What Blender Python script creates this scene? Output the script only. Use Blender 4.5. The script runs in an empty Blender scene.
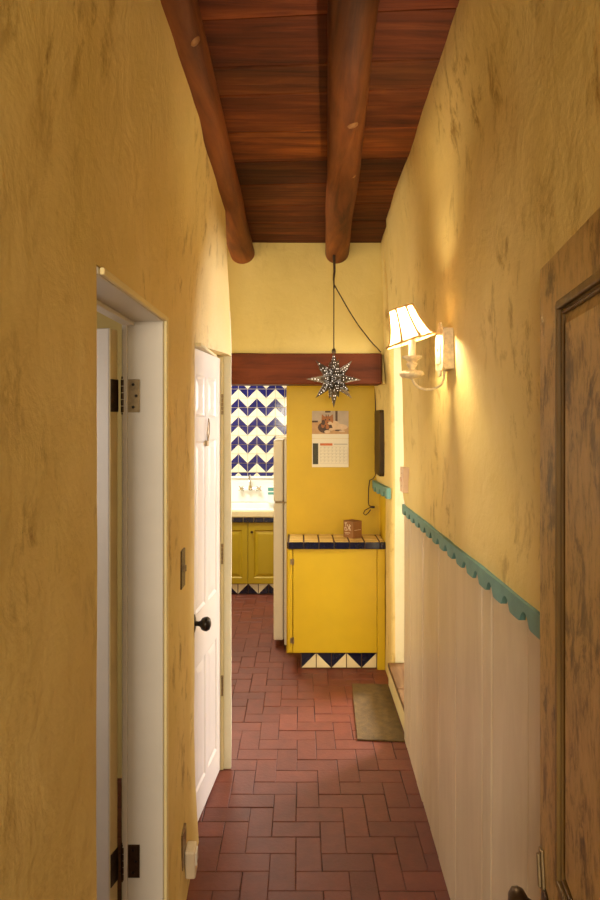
import bpy, bmesh, math, random
from mathutils import Vector, Matrix, noise
random.seed(7)
S = bpy.context.scene
C = S.collection
R = math.radians
PI = math.pi

# ------------------------------------------------------------------ materials
def new_mat(name):
    m = bpy.data.materials.new(name); m.use_nodes = True
    nt = m.node_tree
    return m, nt, nt.nodes['Principled BSDF']

def coords(nt, scale=(1, 1, 1)):
    g = nt.nodes.new('ShaderNodeNewGeometry')
    mp = nt.nodes.new('ShaderNodeMapping'); mp.inputs['Scale'].default_value = scale
    nt.links.new(g.outputs['Position'], mp.inputs['Vector'])
    return mp.outputs['Vector']

def objcoords(nt, scale=(1, 1, 1)):
    g = nt.nodes.new('ShaderNodeTexCoord')
    mp = nt.nodes.new('ShaderNodeMapping'); mp.inputs['Scale'].default_value = scale
    nt.links.new(g.outputs['Object'], mp.inputs['Vector'])
    return mp.outputs['Vector']

def tex_noise(nt, vec, scale, detail=6, rough=.6, dist=0):
    n = nt.nodes.new('ShaderNodeTexNoise')
    n.inputs['Scale'].default_value = scale; n.inputs['Detail'].default_value = detail
    n.inputs['Roughness'].default_value = rough; n.inputs['Distortion'].default_value = dist
    nt.links.new(vec, n.inputs['Vector'])
    return n.outputs['Fac']

def ramp(nt, fac, stops):
    r = nt.nodes.new('ShaderNodeValToRGB')
    e = r.color_ramp.elements
    e[0].position, e[0].color = stops[0][0], (*stops[0][1], 1)
    e[1].position, e[1].color = stops[-1][0], (*stops[-1][1], 1)
    for p, c in stops[1:-1]:
        k = e.new(p); k.color = (*c, 1)
    nt.links.new(fac, r.inputs['Fac'])
    return r.outputs['Color']

def mix(nt, fac, a, b, mode='MIX'):
    n = nt.nodes.new('ShaderNodeMix'); n.data_type = 'RGBA'; n.blend_type = mode
    for s, v in ((n.inputs[0], fac), (n.inputs[6], a), (n.inputs[7], b)):
        if hasattr(v, 'is_linked'): nt.links.new(v, s)
        elif isinstance(v, (int, float)): s.default_value = v
        else: s.default_value = (*v, 1)
    return n.outputs[2]

def bump(nt, b, height, strength=.3, dist=.01):
    n = nt.nodes.new('ShaderNodeBump')
    n.inputs['Strength'].default_value = strength; n.inputs['Distance'].default_value = dist
    nt.links.new(height, n.inputs['Height']); nt.links.new(n.outputs['Normal'], b.inputs['Normal'])

def paint(name, col, rough=.5, var=.08, scale=6, bumpy=.08, metal=0, coat=0):
    m, nt, b = new_mat(name)
    v = objcoords(nt)
    f = tex_noise(nt, v, scale, 5)
    lo = tuple(c * (1 - var) for c in col); hi = tuple(min(1, c * (1 + var)) for c in col)
    nt.links.new(ramp(nt, f, [(.3, lo), (.7, hi)]), b.inputs['Base Color'])
    b.inputs['Roughness'].default_value = rough; b.inputs['Metallic'].default_value = metal
    b.inputs['Coat Weight'].default_value = coat
    if bumpy: bump(nt, b, tex_noise(nt, v, scale * 8, 4), bumpy, .004)
    return m

def plaster(name, lo, hi, stain, amount=.55, bs=.45):
    m, nt, b = new_mat(name)
    v = coords(nt)
    base = ramp(nt, tex_noise(nt, v, 2.2, 7, .6, .3), [(.3, lo), (.72, hi)])
    # scuffs and rubbed smears with a shape of their own
    st = ramp(nt, tex_noise(nt, coords(nt, (5, 5, 3)), 2.6, 10, .72, .4), [(.525, (0, 0, 0)), (.66, (1, 1, 1))])
    st2 = ramp(nt, tex_noise(nt, v, 1.7, 3), [(.45, (0, 0, 0)), (.60, (1, 1, 1))])
    k = mix(nt, 1.0, st, st2, 'MULTIPLY')
    k = mix(nt, 1.0, k, (amount,) * 3, 'MULTIPLY')
    base = mix(nt, k, base, stain)
    # fine trowel nicks
    nk = ramp(nt, tex_noise(nt, coords(nt, (9, 9, 4)), 4, 8, .7, 1.2), [(.66, (0, 0, 0)), (.71, (1, 1, 1))])
    nk = mix(nt, 1.0, nk, st2, 'MULTIPLY')
    nk = mix(nt, 1.0, nk, (.7,) * 3, 'MULTIPLY')
    base = mix(nt, nk, base, tuple(c * .6 for c in stain))
    nt.links.new(base, b.inputs['Base Color'])
    b.inputs['Roughness'].default_value = .6
    b.inputs['Specular IOR Level'].default_value = .3
    h = nt.nodes.new('ShaderNodeMath'); h.operation = 'ADD'
    nt.links.new(tex_noise(nt, v, 7, 9, .6, .5), h.inputs[0])
    h2 = nt.nodes.new('ShaderNodeMath'); h2.operation = 'MULTIPLY'; h2.inputs[1].default_value = .22
    nt.links.new(tex_noise(nt, v, 45, 5, .6), h2.inputs[0]); nt.links.new(h2.outputs[0], h.inputs[1])
    bump(nt, b, h.outputs[0], bs, .012)
    return m

def wood(name, dark, mid, light, axis='x', rough=.5, scale=1.0, bs=.3, tint=False):
    m, nt, b = new_mat(name)
    st = {'x': (1.2, 14, 14), 'y': (14, 1.2, 14), 'z': (14, 14, 1.2)}[axis]
    v = coords(nt, tuple(s * scale for s in st))
    g = tex_noise(nt, v, 1.6, 8, .65, .7)
    col = ramp(nt, g, [(.28, dark), (.5, mid), (.75, light)])
    v2 = coords(nt, tuple(max(1, s * .25) for s in st))
    big = ramp(nt, tex_noise(nt, v2, 1.1, 4), [(.35, (.55, .55, .55)), (.65, (1.1, 1.1, 1.1))])
    col = mix(nt, 1.0, col, big, 'MULTIPLY')
    if tint:
        a = nt.nodes.new('ShaderNodeVertexColor'); a.layer_name = 'Col'
        col = mix(nt, 1.0, col, a.outputs['Color'], 'MULTIPLY')
    nt.links.new(col, b.inputs['Base Color'])
    b.inputs['Roughness'].default_value = rough; b.inputs['Specular IOR Level'].default_value = .22
    bump(nt, b, g, bs, .006)
    return m

def attr_mat(name, rough=.5, var=.15, scale=20, bs=.2):
    m, nt, b = new_mat(name)
    a = nt.nodes.new('ShaderNodeVertexColor'); a.layer_name = 'Col'
    v = coords(nt)
    f = ramp(nt, tex_noise(nt, v, scale, 7, .6), [(.25, (1 - var * 1.6,) * 3), (.75, (1 + var,) * 3)])
    nt.links.new(mix(nt, 1.0, a.outputs['Color'], f, 'MULTIPLY'), b.inputs['Base Color'])
    b.inputs['Roughness'].default_value = rough
    bump(nt, b, tex_noise(nt, v, scale * 4, 6), bs, .004)
    return m

def emit(name, col, strength):
    m = bpy.data.materials.new(name); m.use_nodes = True
    nt = m.node_tree; nt.nodes.remove(nt.nodes['Principled BSDF'])
    e = nt.nodes.new('ShaderNodeEmission'); e.inputs[0].default_value = (*col, 1); e.inputs[1].default_value = strength
    nt.links.new(e.outputs[0], nt.nodes['Material Output'].inputs[0])
    return m

M = {}
M['plaster'] = plaster('yellow_plaster', (.70, .515, .170), (.80, .61, .25), (.35, .20, .04), 1.0, .5)
M['plaster_far'] = plaster('pale_yellow_plaster', (.68, .52, .17), (.76, .60, .23), (.42, .26, .07), .4, .35)
M['cream_plaster'] = plaster('cream_plaster', (.72, .66, .46), (.79, .74, .55), (.55, .45, .22), .25, .3)
M['casing'] = paint('yellow_casing_paint', (.80, .66, .34), .5, .08, 5, .15)
M['cream'] = paint('cream_paint', (.74, .62, .33), .5, .08, 5, .15)
M['white'] = paint('white_door_paint', (.62, .56, .48), .42, .05, 4, .06)
M['white2'] = paint('glossy_white_door_paint', (.76, .70, .64), .30, .04, 4, .04)
M['wains'] = paint('off_white_board_paint', (.62, .51, .38), .42, .09, 5, .12)
M['yellow'] = paint('yellow_cabinet_paint', (.62, .415, .010), .38, .05, 4, .05)
M['yellow_wall'] = paint('golden_wall_paint', (.60, .385, .007), .5, .07, 3, .12)
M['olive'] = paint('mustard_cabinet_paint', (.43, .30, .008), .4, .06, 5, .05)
M['turq'] = paint('turquoise_paint', (.115, .27, .255), .5, .15, 14, .1)
M['brick'] = attr_mat('terracotta_brick', .52, .16, 16, .35)
M['mortar'] = paint('dark_mortar', (.035, .014, .009), .9, .2, 30, .3)
M['ceil'] = wood('ceiling_plank_wood', (.050, .010, .0025), (.15, .033, .006), (.29, .085, .015), 'x', .7, 1, .4, True)
M['log'] = wood('log_beam_wood', (.070, .015, .003), (.19, .050, .010), (.32, .105, .022), 'y', .6, .7, .35)
M['lintel'] = wood('lintel_wood', (.075, .014, .003), (.15, .030, .006), (.21, .045, .010), 'x', .55, .7, .4)
M['tread'] = wood('step_tread_wood', (.07, .03, .012), (.15, .075, .03), (.25, .14, .06), 'y', .4, .7, .3)
M['niche_brown'] = wood('niche_board_brown', (.03, .015, .004), (.07, .038, .010), (.11, .06, .02), 'z', .5, .7, .3)
M['mat'] = paint('jute_mat_weave', (.105, .060, .014), .9, .3, 22, .5)
M['tile_cream'] = paint('cream_glazed_tile', (.80, .74, .58), .12, .06, 12, .03)
M['tile_blue'] = paint('cobalt_glazed_tile', (.014, .015, .125), .10, .25, 12, .03)
M['tile_navy'] = paint('navy_glazed_tile', (.006, .007, .030), .12, .25, 12, .03)
M['tile_tan'] = paint('tan_glazed_tile', (.70, .48, .17), .22, .09, 10, .05)
M['grout'] = paint('brown_grout', (.62, .53, .38), .9, .1, 30, .2)
M['grout_dark'] = paint('dark_brown_grout', (.11, .05, .02), .9, .1, 30, .2)
M['porcelain'] = paint('white_porcelain', (.88, .88, .83), .12, .02, 4, 0)
M['fridge'] = paint('off_white_enamel', (.74, .68, .58), .35, .03, 5, .05)
M['gasket'] = paint('grey_gasket', (.25, .21, .16), .7, .05, 9, 0)
M['chrome'] = paint('chrome', (.75, .75, .75), .15, .03, 9, 0, 1)
M['iron'] = paint('black_iron', (.018, .014, .012), .32, .2, 30, .1, .5)
M['bronze'] = paint('aged_bronze', (.075, .045, .025), .35, .3, 40, .15, .8)
M['brass'] = paint('dull_brass', (.28, .20, .11), .4, .25, 50, .15, .8)
M['tin'] = paint('aged_tin', (.10, .075, .05), .36, .3, 40, .1, .8)
M['cable'] = paint('brown_cable', (.035, .015, .006), .6, .2, 30, 0)
M['plastic'] = paint('ivory_plastic', (.70, .58, .42), .35, .04, 9, 0)
M['pink'] = paint('pinkish_plate', (.78, .56, .40), .4, .05, 9, 0)
M['distress'] = paint('distressed_ivory_metal', (.72, .58, .36), .5, .22, 70, .2)
M['card'] = paint('brown_cardboard', (.27, .115, .035), .75, .08, 12, .05)
M['ink'] = paint('white_print', (.75, .62, .45), .7, .05, 9, 0)
M['paper'] = paint('calendar_paper', (.80, .73, .60), .7, .02, 9, 0)
M['paper_grey'] = paint('calendar_grid_ink', (.56, .50, .42), .7, .02, 9, 0)
M['pr_tan'] = paint('print_tan', (.52, .30, .14), .6, .15, 25, 0)
M['pr_wall'] = paint('print_grey_beige', (.46, .36, .27), .6, .12, 18, 0)
M['pr_dark'] = paint('print_dark_brown', (.075, .035, .022), .6, .3, 60, 0)
M['pr_fur'] = paint('print_ginger', (.36, .125, .035), .6, .3, 70, 0)
M['pr_cream'] = paint('print_cream', (.66, .47, .30), .6, .1, 30, 0)
M['pr_olive'] = paint('print_dark_green', (.045, .042, .022), .6, .25, 40, 0)
M['pr_red'] = paint('print_red_orange', (.55, .13, .035), .6, .1, 20, 0)
M['teal'] = paint('teal_box_print', (.10, .33, .30), .5, .1, 20, 0)
M['bulb'] = emit('lamp_bulb_glow', (1, .83, .54), 1150)
M['star_glow'] = emit('lit_star_glass', (1, .84, .66), 1.6)

# weathered door: tan paint rubbed through to dark wood
def weathered():
    m, nt, b = new_mat('weathered_paint_over_wood')
    v = objcoords(nt, (9, 9, 5))
    f = tex_noise(nt, v, 1.5, 10, .74, .35)
    f2 = tex_noise(nt, objcoords(nt, (26, 26, 12)), 1.6, 6, .7)
    col = ramp(nt, f, [(.34, (.11, .058, .018)), (.41, (.26, .15, .05)), (.47, (.54, .35, .13)), (.8, (.74, .52, .23))])
    g = ramp(nt, f2, [(.36, (.60, .56, .5)), (.5, (1, 1, 1))])
    nt.links.new(mix(nt, 1.0, col, g, 'MULTIPLY'), b.inputs['Base Color'])
    b.inputs['Roughness'].default_value = .42
    bump(nt, b, f, .35, .006)
    return m
M['worn'] = weathered()

def shade_mat():
    m = bpy.data.materials.new('lamp_shade_fabric'); m.use_nodes = True
    nt = m.node_tree; b = nt.nodes['Principled BSDF']
    b.inputs['Base Color'].default_value = (.65, .54, .36, 1); b.inputs['Roughness'].default_value = .9
    t = nt.nodes.new('ShaderNodeBsdfTranslucent'); t.inputs[0].default_value = (.55, .43, .28, 1)
    f = tex_noise(nt, objcoords(nt, (60, 60, 60)), 3, 3)
    s = nt.nodes.new('ShaderNodeMixShader'); s.inputs[0].default_value = .72
    bump(nt, b, f, .1, .001)
    nt.links.new(b.outputs[0], s.inputs[1]); nt.links.new(t.outputs[0], s.inputs[2])
    nt.links.new(s.outputs[0], nt.nodes['Material Output'].inputs[0])
    return m
M['shade'] = shade_mat()
M['shade_trim'] = paint('shade_braid', (.62, .33, .10), .8, .1, 60, .1)

# ------------------------------------------------------------------ mesh building
ORG = {}
class MB:
    def __init__(s): s.v = []; s.f = []; s.m = []; s.c = {}
    def add(s, vs, fs, mi=0, col=None):
        o = len(s.v); s.v += [Vector(p) for p in vs]
        for f in fs:
            s.f.append([i + o for i in f]); s.m.append(mi)
            if col: s.c[len(s.f) - 1] = col
        return s
    def box(s, x0, x1, y0, y1, z0, z1, mi=0, mtx=None, col=None):
        p = [(x, y, z) for z in (z0, z1) for y in (y0, y1) for x in (x0, x1)]
        if mtx: p = [mtx @ Vector(q) for q in p]
        return s.add(p, [(0, 2, 3, 1), (4, 5, 7, 6), (0, 1, 5, 4), (2, 6, 7, 3), (0, 4, 6, 2), (1, 3, 7, 5)], mi, col)
    def lathe(s, prof, n=24, mtx=None, mi=0, caps=True):
        vs = []
        for r, z in prof:
            for k in range(n):
                a = 2 * PI * k / n; vs.append(Vector((r * math.cos(a), r * math.sin(a), z)))
        fs = [(i * n + k, i * n + (k + 1) % n, (i + 1) * n + (k + 1) % n, (i + 1) * n + k) for i in range(len(prof) - 1) for k in range(n)]
        if caps:
            fs.append(tuple(range(n))[::-1]); o = (len(prof) - 1) * n; fs.append(tuple(range(o, o + n)))
        if mtx: vs = [mtx @ v for v in vs]
        return s.add(vs, fs, mi)
    def tube(s, pts, rad, n=8, mi=0, jitter=0):
        pts = [Vector(p) for p in pts]; vs = []
        up = Vector((0, 0, 1)); prev = None
        for i, p in enumerate(pts):
            d = (pts[min(i + 1, len(pts) - 1)] - pts[max(i - 1, 0)]).normalized()
            if prev is None:
                a = d.cross(up if abs(d.z) < .9 else Vector((1, 0, 0))).normalized()
            else: a = (prev - d * prev.dot(d)).normalized()
            prev = a; b = d.cross(a)
            r = rad[i] if isinstance(rad, (list, tuple)) else rad
            for k in range(n):
                t = 2 * PI * k / n; rr = r
                if jitter: rr *= 1 + jitter * noise.noise(Vector((math.cos(t) * 1.5, math.sin(t) * 1.5, p.length * 2.2)))
                vs.append(p + (a * math.cos(t) + b * math.sin(t)) * rr)
        L = len(pts)
        fs = [(i * n + k, i * n + (k + 1) % n, (i + 1) * n + (k + 1) % n, (i + 1) * n + k) for i in range(L - 1) for k in range(n)]
        fs += [tuple(range(n))[::-1], tuple(range((L - 1) * n, L * n))]
        return s.add(vs, fs, mi)
    def prism(s, poly, ax, t0, t1, mi=0, mtx=None):
        # polygon in the plane across axis ax, extruded t0..t1 along it
        n = len(poly)
        def P(a, b, t): return {'x': (t, a, b), 'y': (a, t, b), 'z': (a, b, t)}[ax]
        vs = [Vector(P(a, b, t0)) for a, b in poly] + [Vector(P(a, b, t1)) for a, b in poly]
        if mtx: vs = [mtx @ v for v in vs]
        fs = [tuple(range(n))[::-1], tuple(range(n, 2 * n))] + [(k, (k + 1) % n, n + (k + 1) % n, n + k) for k in range(n)]
        return s.add(vs, fs, mi)
    def build(s, name, mats, parent=None, bevel=0, smooth=False, seg=2, recalc=True):
        mats = mats if isinstance(mats, (list, tuple)) else [mats]
        if parent is not None: org = ORG[parent.name]
        else:
            xs = [p.x for p in s.v]; ys = [p.y for p in s.v]
            org = Vector(((min(xs) + max(xs)) / 2, (min(ys) + max(ys)) / 2, min(p.z for p in s.v)))
        me = bpy.data.meshes.new(name)
        me.from_pydata([p - org for p in s.v], [], s.f)
        for m in mats: me.materials.append(m)
        for p, mi in zip(me.polygons, s.m): p.material_index = mi
        if s.c:
            ca = me.color_attributes.new('Col', 'FLOAT_COLOR', 'CORNER')
            for p in me.polygons:
                c = s.c.get(p.index, (.2, .2, .2))
                for li in p.loop_indices: ca.data[li].color = (*c, 1)
        if recalc:
            bm = bmesh.new(); bm.from_mesh(me); bmesh.ops.recalc_face_normals(bm, faces=bm.faces); bm.to_mesh(me); bm.free()
        if smooth:
            for p in me.polygons: p.use_smooth = True
        me.update()
        o = bpy.data.objects.new(name, me); C.objects.link(o)
        if parent is not None: o.parent = parent
        else: o.location = org
        ORG[o.name] = org
        if bevel:
            b = o.modifiers.new('bevel', 'BEVEL'); b.width = bevel; b.segments = seg; b.limit_method = 'ANGLE'; b.angle_limit = R(40)
        if smooth:
            e = o.modifiers.new('split', 'EDGE_SPLIT'); e.split_angle = R(50)
        return o

def tag(o, label, cat, group=None, kind=None):
    o['label'] = label; o['category'] = cat
    if group: o['group'] = group
    if kind: o['kind'] = kind
    return o

def thing(name, loc, label, cat, group=None, kind=None):
    o = bpy.data.objects.new(name, None); C.objects.link(o); o.location = loc
    o.empty_display_size = .05
    ORG[o.name] = Vector(loc)
    return tag(o, label, cat, group, kind)

def sm(a, b, x):
    t = max(0., min(1., (x - a) / (b - a))); return t * t * (3 - 2 * t)

# ------------------------------------------------------------------ wall surfaces
CEIL = 2.865
def lines(a, b, step, special):
    L = []
    n = max(1, round((b - a) / step))
    L = [a + (b - a) * i / n for i in range(n + 1)]
    for s in special:
        for d in (-.03, -.018, -.008, -.003, 0, .003, .008, .018, .03):
            if a <= s + d <= b: L.append(s + d)
    L.sort(); out = [L[0]]
    for v in L[1:]:
        if v - out[-1] > .0009: out.append(v)
    return out

def wall(name, ys, zs, xf, xback, holes, mats, label, matsel=None):
    mb = MB(); ny, nz = len(ys), len(zs)
    def solid(i, j):
        if i < 0 or j < 0 or i >= ny - 1 or j >= nz - 1: return False
        y = (ys[i] + ys[i + 1]) / 2; z = (zs[j] + zs[j + 1]) / 2
        return not any(a < y < b and c < z < d for a, b, c, d in holes)
    F = [[len(mb.v) or 0 for _ in zs] for _ in ys]
    vs = []; 
    for i, y in enumerate(ys):
        for j, z in enumerate(zs): vs.append((xf(y, z), y, z))
    for i, y in enumerate(ys):
        for j, z in enumerate(zs): vs.append((xback, y, z))
    N = ny * nz
    fs = []; ms = []
    for i in range(ny - 1):
        for j in range(nz - 1):
            if not solid(i, j): continue
            a, b, c, d = i * nz + j, (i + 1) * nz + j, (i + 1) * nz + j + 1, i * nz + j + 1
            mi = matsel((ys[i] + ys[i + 1]) / 2, (zs[j] + zs[j + 1]) / 2) if matsel else 0
            fs.append((a, b, c, d)); ms.append(mi)
            fs.append((N + d, N + c, N + b, N + a)); ms.append(0)
            for (di, dj, p, q) in ((-1, 0, d, a), (1, 0, b, c), (0, -1, a, b), (0, 1, c, d)):
                if not solid(i + di, j + dj):
                    fs.append((q, p, N + p, N + q)); ms.append(len(mats) - 1 if (di and matsel) else 0)
    mb.v = [Vector(p) for p in vs]; mb.f = [list(f) for f in fs]; mb.m = ms
    o = mb.build(name, mats, smooth=True)
    bm = bmesh.new(); bm.from_mesh(o.data)
    bmesh.ops.delete(bm, geom=[v for v in bm.verts if not v.link_faces], context='VERTS')
    bm.to_mesh(o.data); bm.free()
    return tag(o, label, 'wall', kind='structure')

def rnd_edge(d, r):   # how far the plaster rolls back at distance d from an arris
    if d >= r: return 0.
    return r - math.sqrt(max(0, r * r - (r - d) ** 2))

def xL(y, z):
    s = sm(2.62, 3.13, y)
    x = -.415 + .079 * s - .012 * sm(2.2, 2.5, y) * (1 - s)
    if z < .45: x += .016 * (1 - z / .45) ** 2 * sm(1.99, 2.3, y) * (1 - s)
    x += (.072 * (1 - s) - .030 * s) * sm(2.0, 2.8, z)
    x += .006 * noise.noise(Vector((y * 2.1, z * 1.7, 3))) * (1 - .6 * s) + .0022 * noise.noise(Vector((y * 9, z * 6, 8)))
    e = 3.19 - y
    x -= rnd_edge(e, .03)
    return x
DL1 = (1.315, 1.99, -1, 2.018)
DL2 = (2.60, 3.145, -1, 2.012)
wall('wall_left', lines(-.5, 3.19, .045, [1.315, 1.99, 2.60, 3.145, 3.19]), lines(0, 2.875, .05, [2.018, 2.012]),
     xL, -.55, [DL1, DL2], [M['plaster'], M['cream_plaster']], 'yellow hand-plastered hallway wall on the left with two white doors',
     matsel=lambda y, z: 1 if (y > 3.14 and z < 2.25) else 0)

def xR(y, z):
    xb = .545 + (y - 2.28) * .0187
    if y > 4.13:
        up = sm(1.15, 1.3, z)
        xb = .581 - up * .026 * sm(4.13, 4.6, y) - .022 * sm(1.8, 2.2, z)
    xt = min(.44 + .0385 * (y - 1.79), .536)
    a = xb - .035 * sm(1.3, 2.6, z) * (1 if y < 4 else .3)
    if z > 2.5:
        t = (z - 2.5) / .365
        a += (min(xt, a) - a) * sm(0, 1, t)
    a += .006 * noise.noise(Vector((y * 1.9, z * 1.6, 11))) + .0025 * noise.noise(Vector((y * 8, z * 5, 2)))
    # trowelled ridge where the cove starts
    a -= .007 * math.exp(-((z - 2.6) / .02) ** 2) * sm(2.5, 1.9, y) if y < 2.5 else 0
    if y < 3.78: a -= .016 * sm(1.22, 1.40, z) * sm(2.7, 3.3, y)
    if y < 3.43: a -= .014 * (1 - sm(1.30, 1.50, z)) * sm(1.2, 1.27, z)
    for e in (3.43, 4.13):
        if z < 2.27: a += rnd_edge(abs(y - e), .028)
    return a
wall('wall_right', lines(-.5, 4.78, .045, [3.43, 4.13]), lines(0, 2.875, .05, [2.25, 1.19]),
     xR, .75, [(3.43, 4.13, -1, 2.25)], [M['plaster'], M['yellow_wall'], M['cream_plaster']],
     'yellow plastered wall on the right that carries the lit lamp',
     matsel=lambda y, z: 1 if (y > 4.37 and z < 1.2) else 0)

# far wall over the lintel, and the pier beside the lintel's end
mb = MB()
nx = 34
def far_patch(x0, x1, z0, z1, y0=4.24, y1=4.38):
    nz_ = max(2, int((z1 - z0) / .06)); nx_ = max(2, int((x1 - x0) / .06))
    vs = [(x0 + (x1 - x0) * i / nx_, y0 + .006 * noise.noise(Vector((x0 + (x1 - x0) * i / nx_ * 2.3, (z0 + (z1 - z0) * j / nz_) * 2.3, 5))), z0 + (z1 - z0) * j / nz_) for i in range(nx_ + 1) for j in range(nz_ + 1)]
    n = nz_ + 1
    fs = [(i * n + j, (i + 1) * n + j, (i + 1) * n + j + 1, i * n + j + 1) for i in range(nx_) for j in range(nz_)]
    mb.add(vs, fs)
    mb.box(x0, x1, y0 + .012, y1, z0, z1)
far_patch(-1.9, .56, 2.13, 2.875)
far_patch(-1.9, -.95, 0, 2.13)
mb.box(.545, .60, 4.262, 4.38, 1.94, 2.86)
tag(mb.build('wall_far', M['plaster_far'], smooth=True), 'yellow plaster wall above the dark wooden lintel', 'wall', kind='structure')

# yellow partition behind the tiled counter
mb = MB()
mb.box(-.0985, .60, 4.70, 4.79, 0, 2.45)
tag(mb.build('wall_partition', M['yellow_wall'], bevel=.004), 'golden yellow wall behind the tiled counter with the calendar', 'wall', kind='structure')

# ------------------------------------------------------------------ chevron tile helper
def tri_tile(mb, cx, cz, p, y, corner, dark, light, mtx=None):
    # square tile split corner to corner; corner = which corner is dark
    h = p / 2 - .0029
    P = {'bl': (cx - h, cz - h), 'br': (cx + h, cz - h), 'tr': (cx + h, cz + h), 'tl': (cx - h, cz + h)}
    o = ['bl', 'br', 'tr', 'tl']; i = o.index(corner)
    a, b, c, d = P[o[i]], P[o[(i + 1) % 4]], P[o[(i + 2) % 4]], P[o[(i + 3) % 4]]
    ang = 1
    mb.prism([a, b, d], 'y', y - .004, y + .004, dark)
    mb.prism([c, d, b], 'y', y - .004, y + .004, light)

# kitchen back wall with cobalt chevrons
YK = 6.86; PT = .0985
mb = MB()
mb.box(-1.9, .60, YK + .003, YK + .12, 0, 2.45, 2)
x0 = -.655; z0 = 1.734 + 1 * PT
for c in range(-8, 9):
    for r in range(-9, 7):
        cx = x0 + (c + .5) * PT; cz = z0 + (r + .5) * PT
        if cx > .55 or cz > 2.42 or cz < 1.05: continue
        odd = (c + 1) % 2            # column just left of x0 is even
        rowA = (r % 2 == 0 and r != -8)          # rows above the blue seam
        if rowA: k = 'bl' if odd else 'br'
        else: k = 'tr' if odd else 'tl'
        if not odd: pass
        tri_tile(mb, cx, cz, PT, YK, k, 1, 0)
o = mb.build('wall_kitchen', [M['tile_cream'], M['tile_blue'], M['grout']])
tag(o, 'kitchen back wall of white tiles with cobalt blue zigzag chevrons', 'wall', kind='structure')

# other enclosing walls (left room, kitchen, stair room)
def shell(name, boxes, mat, label, cat='wall'):
    mb = MB()
    for b in boxes: mb.box(*b)
    return tag(mb.build(name, mat), label, cat, kind='structure')
shell('wall_side', [(-1.9, -.55, 3.06, 3.19, 0, 2.875)], M['plaster_far'], 'plaster wall returning left from the end of the hallway wall')
shell('wall_outer', [(-2.0, -1.9, -.5, 6.98, 0, 2.875), (-1.9, -.55, -.5, -.4, 0, 2.875)], M['plaster_far'], 'outer yellow plaster wall of the rooms on the left')
shell('wall_stair', [(.75, 2.7, 5.2, 5.3, 0, 2.6), (2.6, 2.7, 2.4, 5.2, 0, 2.6), (.75, 2.6, 2.4, 2.5, 0, 2.6)], M['cream_plaster'], 'cream plaster walls of the stair room behind the right opening')
shell('wall_kitchen_right', [(.60, .70, 4.79, 6.98, 0, 2.45)], M['yellow_wall'], 'yellow kitchen wall on the right, behind the fridge')
shell('floor_stair', [(.752, 2.6, 2.5, 5.2, 0, .12)], M['tread'], 'brown wooden floor of the stair room behind the right opening', 'floor')
shell('ceiling_stair', [(.75, 2.6, 2.5, 5.2, 2.5, 2.6)], M['cream_plaster'], 'cream ceiling of the stair room', 'ceiling')
shell('ceiling_kitchen', [(-1.9, .60, 4.38, YK, 2.45, 2.55)], M['cream_plaster'], 'cream kitchen ceiling beyond the lintel', 'ceiling')

# ------------------------------------------------------------------ floor: herringbone brick
mb = MB()
mb.box(-1.95, .75, -.6, 7.0, -.06, -.0035, 1, col=(.03, .013, .009))
U = .1; fx, fy = .084, 2.83
def brick(xa, xb, ya, yb):
    g = .0010; b = .0022; h = random.uniform(-.0012, .0012)
    t = random.random(); w = random.uniform(.90, 1.10)
    c = (.125 * w + .035 * t * w, (.027 + .010 * t) * w, (.012 + .006 * t) * w)
    j = [random.uniform(-.0010, .0010) for _ in range(4)]
    xa += g + j[0]; xb -= g + j[1]; ya += g + j[2]; yb -= g + j[3]
    vs = [(xa, ya, -.03), (xb, ya, -.03), (xb, yb, -.03), (xa, yb, -.03),
          (xa, ya, -b + h), (xb, ya, -b + h), (xb, yb, -b + h), (xa, yb, -b + h),
          (xa + b, ya + b, h), (xb - b, ya + b, h), (xb - b, yb - b, h), (xa + b, yb - b, h)]
    tl = [random.uniform(-.0008, .0008) for _ in range(4)]
    vs[8:] = [(v[0], v[1], v[2] + tl[k]) for k, v in enumerate(vs[8:])]
    fs = [(8, 9, 10, 11)]
    for k in range(4):
        k2 = (k + 1) % 4
        fs += [(k, k2, 4 + k2, 4 + k), (4 + k, 4 + k2, 8 + k2, 8 + k)]
    mb.add(vs, fs, 0, c)
for i in range(-21, 8):
    for j in range(-29, 42):
        c = (i - j) % 4
        xa = fx + i * U; ya = fy + j * U
        if ya > YK - .02 or xa > .66: continue
        if c == 0: brick(xa, xa + 2 * U, ya, ya + U)
        elif c == 3: brick(xa, xa + U, ya, ya + 2 * U)
o = mb.build('floor', [M['brick'], M['mortar']])
tag(o, 'red brick floor laid in a herringbone of rectangles', 'floor', kind='structure')

# ------------------------------------------------------------------ ceiling planks
mb = MB()
edges = [-.6, -.3, -.02, .25, .55, .82, 1.1, 1.36, 1.62, 1.86, 2.12, 2.30, 2.60, 2.90, 3.18, 3.50, 3.80, 4.08, 4.40]
for a, b in zip(edges, edges[1:]):
    dz = random.uniform(-.0025, .0025); n = 14
    x_a, x_b = -1.95, .78
    vs = []
    for k in range(n + 1):
        x = x_a + (x_b - x_a) * k / n
        sk = -.075 * x
        w = .004 * noise.noise(Vector((x * 3, a * 5, 0)))
        for (yy, zz) in ((a + .001, CEIL + .004 + dz), (a + .005, CEIL + dz + w * .3), (b - .005, CEIL + dz - w * .3), (b - .001, CEIL + .004 + dz), (b - .004, CEIL + .03), (a + .004, CEIL + .03)):
            vs.append((x, yy + sk + w, zz))
    fs = [(k * 6 + q, k * 6 + (q + 1) % 6, (k + 1) * 6 + (q + 1) % 6, (k + 1) * 6 + q) for k in range(n) for q in range(6)]
    fs += [tuple(range(6)), tuple(range(n * 6, n * 6 + 6))]
    tn = random.choice((.55, .7, .85, 1.0, 1.15, 1.3)); mb.add(vs, fs, 0, (tn, tn * random.uniform(.85, 1.15), tn))
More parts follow.
